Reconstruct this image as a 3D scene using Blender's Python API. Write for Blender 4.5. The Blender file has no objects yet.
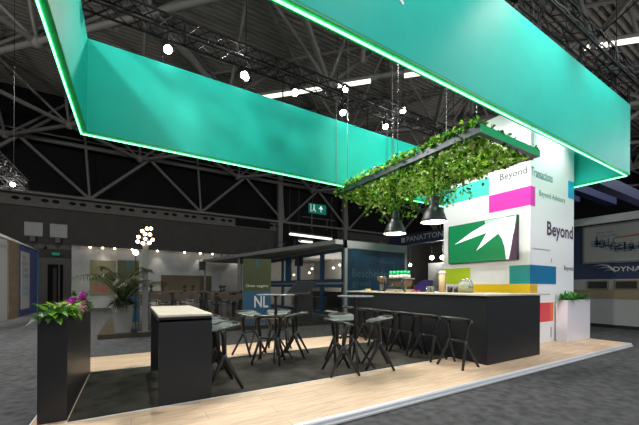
import bpy, math, random
from mathutils import Vector, Matrix
random.seed(7)
C = bpy.context.scene.collection
PI = math.pi

# ------------------------------------------------------------------ camera, world, exposure
cam_d = bpy.data.cameras.new('camera'); cam = bpy.data.objects.new('camera', cam_d); C.objects.link(cam)
cam_d.sensor_width = 36.0; cam_d.sensor_fit = 'HORIZONTAL'
cam_d.lens = 36.0 * 316.0 / 639.0
cam_d.shift_y = (286.2 - 212.5) / 639.0
cam_d.clip_start = 0.05; cam_d.clip_end = 300
cam.matrix_world = (Matrix.Translation((0, 0, 1.3)) @ Matrix.Rotation(math.radians(-30.7), 4, 'Z')
                    @ Matrix.Rotation(math.radians(90), 4, 'X') @ Matrix.Rotation(math.radians(0.3), 4, 'Z'))
bpy.context.scene.camera = cam
vs = bpy.context.scene.view_settings
vs.view_transform = 'Standard'; vs.look = 'None'; vs.gamma = 1.0; vs.exposure = 0.0
try: vs.use_curve_mapping = False
except Exception: pass
world = bpy.data.worlds.new('world'); bpy.context.scene.world = world; world.use_nodes = True
bg = world.node_tree.nodes['Background']
bg.inputs[0].default_value = (0.82, 0.88, 1.0, 1); bg.inputs[1].default_value = 0.6
cy = bpy.context.scene.cycles
cy.max_bounces = 6; cy.diffuse_bounces = 3; cy.glossy_bounces = 3; cy.transmission_bounces = 4; cy.transparent_max_bounces = 8
cy.sample_clamp_indirect = 4.0; cy.sample_clamp_direct = 0.0; cy.use_denoising = True; cy.caustics_reflective = False

def aim(o, target):
    d = Vector(target) - o.location
    o.rotation_euler = d.to_track_quat('-Z', 'Y').to_euler()

def spot_light(loc, target, power, angle=70, blend=0.6, color=(1, .97, .92), radius=.06, parent=None):
    l = bpy.data.lights.new('lamp_light', 'SPOT'); l.energy = power; l.spot_size = math.radians(angle)
    l.spot_blend = blend; l.color = color; l.shadow_soft_size = radius
    o = bpy.data.objects.new('lamp_light', l); C.objects.link(o); o.location = loc; aim(o, target)
    if parent is not None: o.parent = parent; o.location = Vector(loc) - parent.location
    return o

# unseen soft area lights added high outside the ring to brighten the stand
def fill_area(loc, target, sx, sy, power, color=(1, .98, .95)):
    l = bpy.data.lights.new('hall_lamp_light', 'AREA'); l.shape = 'RECTANGLE'; l.size = sx; l.size_y = sy; l.energy = power; l.color = color
    o = bpy.data.objects.new('hall_lamp_light', l); C.objects.link(o); o.location = loc; aim(o, target); return o
fill_area((2.0, -2.5, 9.5), (3.5, 4.5, 0), 5, 2, 150)
fill_area((11.5, -2.5, 9.5), (9.5, 3.2, 1.5), 4, 2, 120)

# unseen point lights added around the stand to brighten roof and aisles
for loc, e in (((-3, -5, 7.5), 700), ((9, -6, 7.5), 500), ((-10, 4, 7.5), 700), ((20, 0, 7.5), 420), ((-9.5, 12, 9.0), 700), ((24, 12, 9.0), 500)):
    l = bpy.data.lights.new('high_bay_light', 'POINT'); l.energy = e; l.color = (1, .97, .93); l.shadow_soft_size = .25
    o = bpy.data.objects.new('high_bay_light', l); C.objects.link(o); o.location = loc

for loc, tg, e in (((-6, 6, 9), (-4.5, 7, 0), 4600), ((-4, 14, 9.5), (-3.2, 15, 0), 4600)):  # unseen spots added to lift the aisle floor
    spot_light(loc, tg, e, 95, .9, radius=.25)
spot_light((7, 6, 8.5), (5.6, 13, 1.8), 3600, 50, .7, radius=.15)  # spot added out of view above the ring to brighten the cabin
spot_light((6, 6, 8.0), (-4.15, 18.3, 1.5), 5600, 24, .6, radius=.12)  # spot added above the ring to lift the dark neighbouring booth wall

# ------------------------------------------------------------------ materials
def nt(name):
    m = bpy.data.materials.new(name); m.use_nodes = True
    return m, m.node_tree, m.node_tree.nodes['Principled BSDF']

def mat(name, col, rough=.5, metal=0., noise=0., scale=20., spec=.5, bump=0.):
    m, t, b = nt(name)
    b.inputs['Base Color'].default_value = (*col, 1); b.inputs['Roughness'].default_value = rough
    b.inputs['Metallic'].default_value = metal; b.inputs['Specular IOR Level'].default_value = spec
    if noise or bump:
        tc = t.nodes.new('ShaderNodeTexCoord'); n = t.nodes.new('ShaderNodeTexNoise'); n.inputs['Scale'].default_value = scale
        n.inputs['Detail'].default_value = 4
        t.links.new(tc.outputs['Object'], n.inputs['Vector'])
        if noise:
            r = t.nodes.new('ShaderNodeValToRGB')
            r.color_ramp.elements[0].color = (*[c * (1 - noise) for c in col], 1); r.color_ramp.elements[1].color = (*[min(1, c * (1 + noise)) for c in col], 1)
            r.color_ramp.elements[0].position = .3; r.color_ramp.elements[1].position = .7
            t.links.new(n.outputs['Fac'], r.inputs[0]); t.links.new(r.outputs[0], b.inputs['Base Color'])
        if bump:
            bp = t.nodes.new('ShaderNodeBump'); bp.inputs['Strength'].default_value = bump; bp.inputs['Distance'].default_value = .01
            t.links.new(n.outputs['Fac'], bp.inputs['Height']); t.links.new(bp.outputs[0], b.inputs['Normal'])
    return m

def emit(name, col, s):
    m, t, b = nt(name)
    b.inputs['Base Color'].default_value = (*col, 1); b.inputs['Emission Color'].default_value = (*col, 1); b.inputs['Emission Strength'].default_value = s
    return m

def wood(name, c1, c2, plank=.0, scale=6., axis='X', rough=.5):
    m, t, b = nt(name); b.inputs['Roughness'].default_value = rough
    N = t.nodes.new; tc = N('ShaderNodeTexCoord'); mp = N('ShaderNodeMapping')
    mp.inputs['Scale'].default_value = (.6, 5, 1) if axis == 'X' else (5, .6, 1)
    t.links.new(tc.outputs['Object'], mp.inputs[0])
    n = N('ShaderNodeTexNoise'); n.inputs['Scale'].default_value = scale; n.inputs['Detail'].default_value = 6; n.inputs['Roughness'].default_value = .65
    t.links.new(mp.outputs[0], n.inputs['Vector'])
    r = N('ShaderNodeValToRGB'); r.color_ramp.elements[0].position = .36; r.color_ramp.elements[1].position = .62
    r.color_ramp.elements[0].color = (*c1, 1); r.color_ramp.elements[1].color = (*c2, 1)
    t.links.new(n.outputs['Fac'], r.inputs[0]); out = r.outputs[0]
    if plank:
        br = N('ShaderNodeTexBrick'); br.inputs['Scale'].default_value = 1; br.inputs['Brick Width'].default_value = 1.3
        br.inputs['Row Height'].default_value = plank; br.inputs['Mortar Size'].default_value = .003
        br.inputs['Color1'].default_value = (1, 1, 1, 1); br.inputs['Color2'].default_value = (.88, .87, .85, 1); br.inputs['Mortar'].default_value = (.62, .56, .48, 1)
        t.links.new(tc.outputs['Object'], br.inputs['Vector'])
        mx = N('ShaderNodeMix'); mx.data_type = 'RGBA'; mx.blend_type = 'MULTIPLY'; mx.inputs[0].default_value = 1
        t.links.new(out, mx.inputs[6]); t.links.new(br.outputs['Color'], mx.inputs[7]); out = mx.outputs[2]
    t.links.new(out, b.inputs['Base Color'])
    return m

def leafmat(name, col, trans=.45):
    m, t, b = nt(name); b.inputs['Base Color'].default_value = (*col, 1); b.inputs['Roughness'].default_value = .38
    tr = t.nodes.new('ShaderNodeBsdfTranslucent'); tr.inputs[0].default_value = (*col, 1)
    mx = t.nodes.new('ShaderNodeMixShader'); mx.inputs[0].default_value = trans
    o = t.nodes['Material Output']; t.links.new(b.outputs[0], mx.inputs[1]); t.links.new(tr.outputs[0], mx.inputs[2]); t.links.new(mx.outputs[0], o.inputs[0])
    return m

M = {}
M['hall_floor'] = mat('hall_carpet', (.066, .067, .070), .95, noise=.35, scale=9, spec=.1, bump=.3)
M['dark_carpet'] = mat('dark_carpet', (.036, .034, .028), .95, noise=.5, scale=4, spec=.1, bump=.3)
M['oak'] = wood('oak_planks', (.49, .35, .235), (.64, .485, .345), plank=.2, scale=5)
M['edge'] = mat('aluminium_edge', (.75, .76, .78), .35, .3)
M['black'] = mat('charcoal_panel', (.013, .0145, .017), .5, noise=.12, scale=60, spec=.35)
M['black2'] = mat('charcoal_lacquer', (.010, .0105, .0115), .4, spec=.4)
M['birch'] = wood('birch_top', (.55, .49, .39), (.63, .58, .48), scale=5, rough=.35)
M['white'] = mat('white_laminate', (.82, .83, .85), .5)
M['white_pot'] = mat('white_lacquer', (.78, .77, .84), .4)
M['teal'] = mat('teal_fabric', (.006, .50, .40), .5, spec=.24, noise=.04, scale=3)
M['green_edge'] = mat('green_channel', (.0, .36, .14), .45)
M['green_paint'] = mat('green_paint', (.0, .30, .15), .4)  # green outer face of the near frame beam
M['led'] = emit('green_led', (.14, 1.0, .34), 6.5)
M['lamp_on'] = emit('lamp_lens', (1, .98, .94), 30)
M['bulb_on'] = emit('warm_bulb', (1, .78, .5), 12)
M['tube_on'] = emit('fluorescent_tube', (1, .96, .86), 1.6)
M['shade_in'] = mat('lampshade_inside', (.85, .84, .80), .6)
M['shade'] = mat('lampshade_enamel', (.004, .011, .0105), .45)
M['steel'] = mat('dark_steel', (.035, .055, .06), .4, .2)
M['truss'] = mat('black_truss', (.006, .006, .007), .6, .0, spec=.2)
M['alu'] = mat('grey_truss', (.16, .155, .15), .5, .3)
M['pipe'] = mat('roof_pipe', (.21, .20, .185), .7)
M['deck'] = mat('roof_deck', (.31, .285, .255), .8)
M['concrete'] = mat('hall_wall_grey', (.08, .075, .066), .9, noise=.1, scale=2)
M['fascia'] = mat('wall_fascia', (.17, .16, .142), .85, noise=.1, scale=2)
M['void'] = mat('dark_cladding', (.004, .004, .0045), .95)
M['magenta'] = mat('magenta_print', (.72, .035, .42), .5)
M['cyan'] = mat('cyan_print', (.0, .42, .80), .5)
M['blue'] = mat('blue_print', (.0, .155, .34), .5)
M['tealgreen'] = mat('petrol_print', (.0, .27, .26), .5)
M['turq'] = mat('turquoise_print', (.06, .62, .50), .5)
M['lime'] = mat('lime_print', (.47, .66, .02), .5)
M['yellow'] = mat('yellow_print', (.84, .56, .0), .5)
M['amber'] = mat('amber_print', (.70, .42, .03), .5)
M['red'] = mat('red_print', (.72, .05, .07), .5)
M['orange'] = mat('orange_print', (.80, .14, .02), .5)
M['purple_ink'] = mat('purple_ink', (.035, .012, .06), .5)
M['grey_ink'] = mat('grey_ink', (.10, .10, .11), .5)
M['teal_ink'] = mat('teal_ink', (.0, .20, .20), .5)
M['green_ink'] = mat('green_ink', (.02, .33, .20), .5)
M['white_ink'] = mat('white_ink', (.85, .87, .88), .5)
M['screen_green'] = emit('screen_green', (.0, .13, .042), .9)
M['screen_white'] = emit('screen_white', (.72, .72, .76), .95)
M['screen_pale'] = emit('screen_pale', (.30, .46, .38), .9)
M['kiosk_screen'] = mat('kiosk_screen', (.012, .014, .017), .6, spec=.15)
M['screen_dark'] = emit('screen_purple', (.05, .02, .045), .6)
M['stool'] = mat('stool_plastic', (.018, .020, .021), .38)
M['seat'] = mat('stool_seat', (.12, .14, .13), .25, spec=.7)  # seat coloured paler than the legs to carry reflected light
M['table_top'] = mat('table_top_grey', (.20, .22, .22), .2, spec=.7)
M['chair_wood'] = mat('chair_wood', (.05, .036, .022), .5)
M['chrome'] = mat('polished_metal', (.6, .6, .6), .15, .9)
M['glass'] = mat('window_glass', (.25, .3, .3), .05); M['glass'].node_tree.nodes['Principled BSDF'].inputs['Transmission Weight'].default_value = 1
M['glass'].node_tree.nodes['Principled BSDF'].inputs['IOR'].default_value = 1.1
M['glass'].node_tree.nodes['Principled BSDF'].inputs['Base Color'].default_value = (.9, .93, .93, 1)
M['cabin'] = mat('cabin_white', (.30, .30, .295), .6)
M['cabin_blue'] = mat('cabin_blue', (.005, .035, .07), .5, noise=.35, scale=2.2)
M['cabin_text'] = mat('pale_blue_ink', (.06, .12, .16), .6)
M['frame_blue'] = mat('frame_blue', (.012, .075, .16), .5)
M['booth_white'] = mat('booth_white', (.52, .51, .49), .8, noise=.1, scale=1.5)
M['booth_wood'] = wood('booth_wood', (.10, .075, .045), (.15, .115, .07), scale=4, axis='Y', rough=.7)
M['navy'] = mat('navy_panel', (.016, .025, .07), .6)
M['navy_beam'] = mat('navy_beam', (.008, .022, .12), .6)
M['poster'] = mat('poster_paper', (.28, .27, .26), .7)
M['poster_ink'] = mat('poster_ink', (.035, .065, .11), .7)
M['copper_ink'] = mat('copper_ink', (.42, .16, .06), .6)
M['dim_text'] = mat('dim_lettering', (.50, .49, .48), .6)
M['olive'] = mat('banner_olive', (.032, .042, .010), .7)
M['banner_blue'] = mat('banner_blue', (.008, .06, .12), .7)
M['stage'] = mat('stage_gloss', (.035, .028, .02), .18)
M['dark'] = mat('dark_plastic', (.014, .014, .015), .4)
M['grey_pot'] = mat('grey_planter', (.16, .155, .145), .6)
M['beige'] = mat('beige_panel', (.20, .16, .10), .8)
M['pale_yellow'] = mat('pale_yellow_panel', (.27, .25, .14), .8)
M['soil'] = mat('soil', (.02, .013, .008), .95)
M['leaf1'] = leafmat('ivy_green', (.13, .34, .018)); M['leaf2'] = leafmat('ivy_bright', (.34, .56, .05)); M['leaf3'] = leafmat('ivy_dark', (.028, .10, .012)); M['leaf4'] = leafmat('ivy_variegated', (.66, .74, .34))  # the last ivy tone is a very pale green
M['palm'] = leafmat('palm_green', (.045, .058, .018), .3)
M['fern'] = leafmat('fern_green', (.06, .24, .035)); M['stem'] = mat('plant_stem', (.06, .05, .02), .8)
M['pink'] = leafmat('flower_magenta', (.55, .03, .42)); M['cream'] = leafmat('leaf_cream', (.75, .68, .50))
M['cup_green'] = mat('cup_green', (.0, .45, .17), .4); M['cup_white'] = mat('cup_white', (.8, .8, .72), .4)
M['indigo'] = mat('indigo_cover', (.012, .007, .07), .35); M['bamboo'] = mat('bamboo', (.52, .38, .22), .5)
M['jar_glass'] = mat('jar_glass', (.75, .85, .75), .05); M['jar_glass'].node_tree.nodes['Principled BSDF'].inputs['Transmission Weight'].default_value = .8
M['honey'] = mat('yellow_sweets', (.75, .55, .08), .5)
M['exit'] = emit('exit_green', (.0, .22, .15), .35); M['exit_w'] = emit('exit_white', (.6, .75, .7), .7)
M['brown'] = mat('espresso_brown', (.16, .10, .05), .4)

# ------------------------------------------------------------------ mesh helpers
class MB:
    def __init__(s): s.v = []; s.f = []; s.mi = []; s.cur = 0; s.smooth = []
    def add(s, vs, fs, smooth=False):
        b = len(s.v); s.v += [tuple(v) for v in vs]
        for f in fs: s.f.append([b + i for i in f]); s.mi.append(s.cur); s.smooth.append(smooth)
        return s
    def mat(s, i): s.cur = i; return s
    def box(s, x0, x1, y0, y1, z0, z1):
        v = [(x, y, z) for z in (z0, z1) for y in (y0, y1) for x in (x0, x1)]
        return s.add(v, [(0, 2, 3, 1), (4, 5, 7, 6), (0, 1, 5, 4), (2, 6, 7, 3), (0, 4, 6, 2), (1, 3, 7, 5)])
    def bar(s, p, q, r0, r1=None, n=6, smooth=True, caps=True):
        r1 = r0 if r1 is None else r1
        p, q = Vector(p), Vector(q); d = (q - p)
        if d.length < 1e-6: return s
        d.normalize(); a = d.orthogonal().normalized(); b = d.cross(a)
        vs = []
        for c, r in ((p, r0), (q, r1)):
            for k in range(n):
                t = 2 * PI * k / n; vs.append(c + a * (r * math.cos(t)) + b * (r * math.sin(t)))
        fs = [(k, (k + 1) % n, n + (k + 1) % n, n + k) for k in range(n)]
        s.add(vs, fs, smooth)
        if caps: s.add(vs[:n], [tuple(range(n))[::-1]]); s.add(vs[n:], [tuple(range(n))])
        return s
    def tube(s, pts, rs, n=8, squash=1.0):
        pts = [Vector(p) for p in pts]; m = len(pts)
        if not hasattr(rs, '__len__'): rs = [rs] * m
        vs = []; up = None
        for i, p in enumerate(pts):
            d = (pts[min(i + 1, m - 1)] - pts[max(i - 1, 0)]).normalized()
            a = d.cross(Vector((0, 0, 1)))
            if a.length < .05: a = d.cross(Vector((0, 1, 0)))
            a.normalize(); b = a.cross(d)
            if up is not None and a.dot(up) < 0: a = -a; b = -b
            up = a
            for k in range(n):
                t = 2 * PI * k / n; vs.append(p + a * (rs[i] * math.cos(t)) + b * (rs[i] * squash * math.sin(t)))
        fs = [(i * n + k, i * n + (k + 1) % n, (i + 1) * n + (k + 1) % n, (i + 1) * n + k) for i in range(m - 1) for k in range(n)]
        fs += [tuple(range(n))[::-1], tuple(range((m - 1) * n, m * n))]
        return s.add(vs, fs, True)
    def lathe(s, prof, n=24, c=(0, 0, 0), smooth=True, cap=True):
        vs = []; m = len(prof)
        for r, z in prof:
            for k in range(n):
                t = 2 * PI * k / n; vs.append((c[0] + r * math.cos(t), c[1] + r * math.sin(t), c[2] + z))
        fs = [(i * n + k, i * n + (k + 1) % n, (i + 1) * n + (k + 1) % n, (i + 1) * n + k) for i in range(m - 1) for k in range(n)]
        if cap and prof[0][0] > 1e-4: fs.append(tuple(range(n))[::-1])
        if cap and prof[-1][0] > 1e-4: fs.append(tuple(range((m - 1) * n, m * n)))
        return s.add(vs, fs, smooth)
    def prism(s, pts, off):
        o = Vector(off); n = len(pts); vs = [Vector(p) for p in pts] + [Vector(p) + o for p in pts]
        return s.add(vs, [tuple(range(n))[::-1], tuple(range(n, 2 * n))] + [(k, (k + 1) % n, n + (k + 1) % n, n + k) for k in range(n)])
    def ball(s, c, r, n=8, sz=1.0):
        prof = [(max(1e-5, r * math.sin(PI * i / n)), -r * sz * math.cos(PI * i / n)) for i in range(n + 1)]
        return s.lathe(prof, n * 2 if n < 8 else 14, c)
    def build(s, name, mats, parent=None, bevel=0):
        me = bpy.data.meshes.new(name); me.from_pydata(s.v, [], s.f)
        for m in (mats if isinstance(mats, (list, tuple)) else [mats]): me.materials.append(m)
        for p, i, sm in zip(me.polygons, s.mi, s.smooth): p.material_index = i; p.use_smooth = sm
        me.update(); o = bpy.data.objects.new(name, me); C.objects.link(o)
        if parent is not None: o.parent = parent
        if bevel:
            b = o.modifiers.new('bevel', 'BEVEL'); b.width = bevel; b.segments = 2; b.limit_method = 'ANGLE'
        return o

def tag(o, label, cat, group=None, kind=None):
    o['label'] = label; o['category'] = cat
    if group: o['group'] = group
    if kind: o['kind'] = kind
    return o
def thing(name, label, cat, loc=(0, 0, 0), rz=0, group=None):
    o = bpy.data.objects.new(name, None); C.objects.link(o); o.location = loc; o.rotation_euler = (0, 0, rz); o.empty_display_size = .1
    return tag(o, label, cat, group)
def struct(o, label=None):
    o['kind'] = 'structure'
    if label: o['label'] = label
    return o
def copy_tree(o, parent=None):
    c = o.copy(); C.objects.link(c)
    if parent is not None: c.parent = parent
    for ch in [x for x in o.children]: copy_tree(ch, c)
    return c

def text(body, p0, ux, uy, w, h, m, parent=None, name='lettering', depth=.004, bold=0.):
    """flat letters fitted to a box w x h, lower corner p0, axes ux (reading direction) and uy (up)"""
    cu = bpy.data.curves.new('txt', 'FONT'); cu.body = body; cu.size = 1; cu.extrude = 0; cu.offset = bold; cu.resolution_u = 2
    to = bpy.data.objects.new('txt', cu); C.objects.link(to)
    dg = bpy.context.evaluated_depsgraph_get(); me0 = to.evaluated_get(dg).to_mesh()
    vs = [v.co.copy() for v in me0.vertices]; fs = [list(p.vertices) for p in me0.polygons]
    to.evaluated_get(dg).to_mesh_clear(); bpy.data.objects.remove(to); bpy.data.curves.remove(cu)
    x0 = min(v.x for v in vs); x1 = max(v.x for v in vs); y0 = min(v.y for v in vs); y1 = max(v.y for v in vs)
    ux, uy = Vector(ux), Vector(uy); nz = ux.cross(uy); p0 = Vector(p0)
    mb = MB(); mb.add([p0 + ux * ((v.x - x0) / (x1 - x0) * w) + uy * ((v.y - y0) / (y1 - y0) * h) + nz * depth for v in vs], fs)
    return mb.build(name, m, parent)
WX = ((0, -1, 0), (0, 0, 1))    # lettering on a face that looks to -X
WY = ((1, 0, 0), (0, 0, 1))     # lettering on a face that looks to -Y

# ================================================================== SETTING
FZ = -.08
struct(MB().box(-40, 60, -25, 45, FZ - .2, FZ).build('floor', M['hall_floor']), 'dark grey carpet of the exhibition hall')
# stand platform: oak deck with the dark carpet inlay
pf = thing('stand_platform', 'low oak-laid platform with pale aluminium edge and dark carpet inlay', 'platform', (0, 0, FZ))
PX0, PX1, PY0, PY1 = -.80, 10.10, 2.66, 6.96
MB().box(PX0, PX1, PY0, PY1, .005, .08).build('oak_deck', M['oak'], pf)
e = MB()
for (a, b, n) in (((PX0, PY0), (PX1, PY0), (0, -1)), ((PX1, PY0), (PX1, PY1), (1, 0)), ((PX1, PY1), (PX0, PY1), (0, 1)), ((PX0, PY1), (PX0, PY0), (-1, 0))):
    prof = [(0, .004), (.045, .004), (.045, .022), (.03, .03), (.026, .06), (.012, .078), (.0, .081)]
    k = len(prof); vs = []
    for p in (a, b):
        for o_, z in prof:
            ex = (b[0] - a[0], b[1] - a[1]); L = math.hypot(*ex); s = (-1 if p is a else 1) * o_ / L
            vs.append((p[0] + n[0] * o_ + ex[0] * s, p[1] + n[1] * o_ + ex[1] * s, z))
    e.add(vs, [(i, i + 1, k + i + 1, k + i) for i in range(k - 1)])
e.build('edge_profile', M['edge'], pf)
MB().box(-.52, 5.07, 3.77, 5.76, .0785, .084).build('carpet_inlay', M['dark_carpet'], pf)
MB().box(-.535, 5.07, 3.755, 3.77, .0785, .0855).box(-.535, 5.07, 5.76, 5.775, .0785, .0855).build('carpet_trim', M['edge'], pf)

# roof: ribbed deck + space frame of pipes
ceil = MB(); y = -3.0; vs = []; fs = []
ys = []
while y < 30: ys += [(y, 15.34), (y + .12, 15.34), (y + .15, 15.12), (y + .27, 15.12)]; y += .30
n = len(ys)
for x in (-24, 46): vs += [(x, a, z) for a, z in ys]
ceil.add(vs, [(i, i + 1, n + i + 1, n + i) for i in range(n - 1)])
ceil.box(-24, 46, -3, 30, 15.4, 15.6)
ceiling = struct(ceil.build('ceiling', M['deck']), 'dark ribbed hall roof')
pip = MB(); GX = [8.3 + 3.9 * i for i in range(-7, 10)]; GY = [13.2 + 3.9 * j for j in range(-3, 5)]
Z1, Z2 = 11.25, 14.9
for i, X in enumerate(GX):
    for j, Y in enumerate(GY):
        ev = ((i - 7) + (j - 3)) % 2 == 0
        if ev:
            for dx, dy in ((1, 1), (1, -1)):
                if 0 <= j + dy < len(GY) and i + dx < len(GX): pip.bar((X, Y, Z1), (X + 3.9 * dx, Y + 3.9 * dy, Z1), .13, n=6, caps=False)
            for dx, dy in ((1, 0), (-1, 0), (0, 1), (0, -1)):
                if 0 <= j + dy < len(GY) and 0 <= i + dx < len(GX): pip.bar((X, Y, Z1), (X + 3.9 * dx, Y + 3.9 * dy, Z2), .085, n=6, caps=False)
            pip.ball((X, Y, Z1), .26, 6)
        else:
            for dx, dy in ((1, 1), (1, -1)):
                if 0 <= j + dy < len(GY) and i + dx < len(GX): pip.bar((X, Y, Z2), (X + 3.9 * dx, Y + 3.9 * dy, Z2), .10, n=6, caps=False)
            pip.ball((X, Y, Z2), .2, 6)
pip.build('pipe_frame', M['pipe'], ceiling)
duct = MB()
for X in (.9, 8.7, 16.5): duct.bar((X, 11.0, 11.1), (X, 11.0, 15.2), .12)
duct.build('down_pipe', M['pipe'], ceiling)

# far wall of the hall: grey wall, fascia with oval vents, black upper part, W-truss in front of it
wb = MB().mat(0).box(-24, 46, 29.3, 29.6, FZ, 6.75).mat(1).box(-24, 12.3, 29.1, 29.6, 6.75, 7.6).mat(0).box(12.3, 46, 29.2, 29.6, 6.75, 7.8).mat(2).box(-24, 46, 29.7, 29.9, 7.5, 15.3)
wb.mat(2).box(12.8, 19.5, 29.0, 29.3, 4.9, 11.0)
for k in range(16):
    X = -11.2 + 1.55 * k
    if 8.0 < X < 11.8: continue
    for s in (-.3, .3):
        wb.mat(2).add([(X + s + .22 * math.cos(t * PI / 6), 29.09, 7.24 + .13 * math.sin(t * PI / 6)) for t in range(12)], [tuple(range(12))])
wb.mat(2).box(8.2, 11.6, 29.05, 29.1, 6.85, 7.5)
wall_back = struct(wb.build('wall_back', [M['concrete'], M['fascia'], M['void']]), 'grey far wall of the hall with oval vents')
tr = MB()
tr.bar((-24, 28.7, 7.62), (46, 28.7, 7.62), .12, caps=False).bar((-24, 28.7, 11.4), (46, 28.7, 11.4), .17, caps=False).bar((-24, 28.9, 11.9), (46, 28.9, 11.9), .06, caps=False)
k = -24 + .0
X = -6.6 - 15.6
while X < 40:
    tr.bar((X, 28.7, 11.35), (X + 3.9, 28.7, 7.62), .12).bar((X, 28.7, 11.35), (X - 3.9, 28.7, 7.62), .12).bar((X + 3.9, 28.7, 7.62), (X + 3.4, 28.7, 15), .09).bar((X, 28.7, 11.35), (X + 2, 27, 12.3), .1)
    X += 7.8
for X in (12.3, 20.1, 35): tr.box(X, X + .45, 28.6, 29.05, FZ, 15.1)
tr.build('wall_truss', M['pipe'], wall_back)
struct(MB().box(45.6, 46, -6, 30, FZ, 15.3).build('wall_right', M['void']), 'black side wall far across the hall')
struct(MB().box(-24.3, -24, -6, 30, FZ, 15.3).build('wall_left', M['concrete']), 'dark side wall of the hall')

# entrance in the far wall
dr = MB().mat(0).box(-5.9, -3.8, 28.9, 29.3, FZ, 3.2).mat(1).box(-5.1, -4.25, 28.85, 28.92, FZ, 2.75).mat(2).box(-4.8, -4.6, 28.82, 28.86, FZ + .2, 2.5).mat(0).box(-4.5, -4.42, 28.8, 28.85, FZ, 2.75)
struct(dr.build('door_1', [M['fascia'], M['void'], M['concrete']]), 'doorway with pale grey surround in the far wall')
o = MB().box(-4.85, -4.45, 28.8, 28.95, 3.4, 3.58).build('exit_lamp', M['exit']); tag(o, 'small green exit lamp above the grey doorway', 'exit sign')
for xx, lab in ((-5.93, 'pale rounded wall panel nearer the corner above the doorway'), (-4.56, 'pale rounded wall panel nearer the white booth wall')):
    p = thing('wall_panel', lab, 'wall panel', (xx, 29.28, 4.70), 0, 'pale panels high on the far wall')
    MB().box(-.5, .5, -.08, 0, 0, .98).build('panel', M['booth_white'], p, bevel=.1)
    MB().box(-.15, .15, -.3, 0, -.4, 0).build('bracket', M['dark'], p)
    g = MB()
    for s in (-.45, .35):
        g.add([(s + .38 * math.cos(t * PI / 8), -.04, -.85 + .33 * math.sin(t * PI / 8)) for t in range(9)], [tuple(range(9))])
    g.build('round_reflector', M['fascia'], p)

# ================================================================== RING BANNER
RX0, RX1, RY0, RY1, RZ0, RZ1, RT = -.80, 10.16, 2.695, 6.98, 3.98, 5.64, .11
ring = thing('hanging_banner', 'huge teal fabric fascia ring hanging above the stand with glowing green rim', 'banner', (0, 0, RZ0))
H = RZ1 - RZ0
def panel(nm, x0, x1, y0, y1):
    return MB().mat(0).box(x0, x1, y0, y1, .03, H).mat(1).box(x0 + .002, x1 - .002, y0 + .002, y1 - .002, 0, .0305).build(nm, [M['teal'], M['green_edge']], ring)
panel('front_panel', RX0, RX1, RY0, RY0 + RT); panel('back_panel', RX0, RX1, RY1 - RT, RY1)
panel('side_panel', RX0, RX0 + RT, RY0 + RT, RY1 - RT); panel('side_panel', RX1 - RT, RX1, RY0 + RT, RY1 - RT)
def led(p, q):
    d = Vector(q) - Vector(p)
    MB().bar(p, q, .0115, n=8).build('led_tube', M['led'], ring)
z = -.010
led((RX0 + .03, RY0 + .055, z), (5.72, RY0 + .055, z)); led((5.77, RY0 + .055, z), (RX1 - .02, RY0 + .055, z))
led((RX0 + .03, RY1 - .02, z), (RX1 - .02, RY1 - .02, z)); led((RX0 + .02, RY0 + .055, z), (RX0 + .02, RY1 - .02, z)); led((RX1 - .02, RY0 + .055, z), (RX1 - .02, RY1 - .02, z))
# tail of the white emblem on the front panel
lg = MB(); zz = RZ0
lg.add([(a, RY0 - .004, b - zz) for a, b in ((2.38, 4.86), (2.60, 4.66), (2.715, 4.598), (2.735, 4.62), (2.66, 4.74), (2.62, 4.95))], [(0, 1, 2, 3, 4, 5)])
lg.add([(a, RY0 - .004, b - zz) for a, b in ((2.0, 5.0), (2.9, 5.45), (3.6, 5.5), (3.3, 5.1), (2.9, 4.95), (2.62, 4.95))], [(0, 1, 2, 3, 4, 5)])
lg.build('white_emblem', M['white_ink'], ring)
# hang wires inside the ring
for X in (4.55, 6.3, 6.55): MB().bar((X, RY1 - RT - .03, .0), (X, RY1 - RT - .03, H + .7), .006, n=4).build('hang_wire', M['alu'], ring)

M['stage_truss'] = mat('stage_truss', (.035, .034, .032), .6)
def box_truss(name, label, p, q, w, m, group=None, cat='truss', step=.5, r=.022, drops=()):
    p, q = Vector(p), Vector(q); L = (q - p).length; d = (q - p).normalized(); side = d.cross(Vector((0, 0, 1))).normalized()
    t = thing(name, label, cat, p, 0, group); mb = MB(); h = w / 2
    cs = [(side * a + Vector((0, 0, b))) for a, b in ((-h, -h), (h, -h), (h, h), (-h, h))]
    for c in cs: mb.bar(c, c + d * L, r, n=6)
    mb.build('chord', m, t)
    br = MB(); n = int(L / step)
    for k in range(n):
        a0, a1 = d * (L * k / n), d * (L * (k + 1) / n); am = (a0 + a1) / 2
        for i in range(4):
            j = (i + 1) % 4
            br.bar(cs[i] + a0, cs[j] + am, r * .5, n=4).bar(cs[j] + am, cs[i] + a1, r * .5, n=4)
        if k % 4 == 0:
            for i in range(4): br.bar(cs[i] + a0, cs[(i + 1) % 4] + a0, r * .8, n=4)
    br.build('lattice', m, t)
    if drops:
        for s, z0 in drops:
            dm = MB(); dm.bar(d * s + Vector((0, 0, z0 - p.z)), d * s + Vector((0, 0, -h)), .014, n=6).bar(d * s + side * .03 + Vector((0, 0, z0 - p.z)), d * s + side * .03 + Vector((0, 0, -h)), .008, n=4)
            dm.build('hanger_rod', m, t)
        for s in (1.0, L / 2, L - 1.0): MB().bar(d * s + Vector((0, 0, h)), d * s + Vector((0, 0, 15.2 - p.z)), .010, n=4).build('lifting_chain', M['truss'], t)
    return t
TL = RX1 - RX0
box_truss('lighting_truss', 'black box truss carrying the spotlights above the far teal panel', (RX0 - .3, 7.0, 6.47), (RX1 + .3, 7.0, 6.47), .30, M['truss'], drops=[(s, RZ1) for s in (1.6, 4.2, 6.8, 9.4)])
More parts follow.
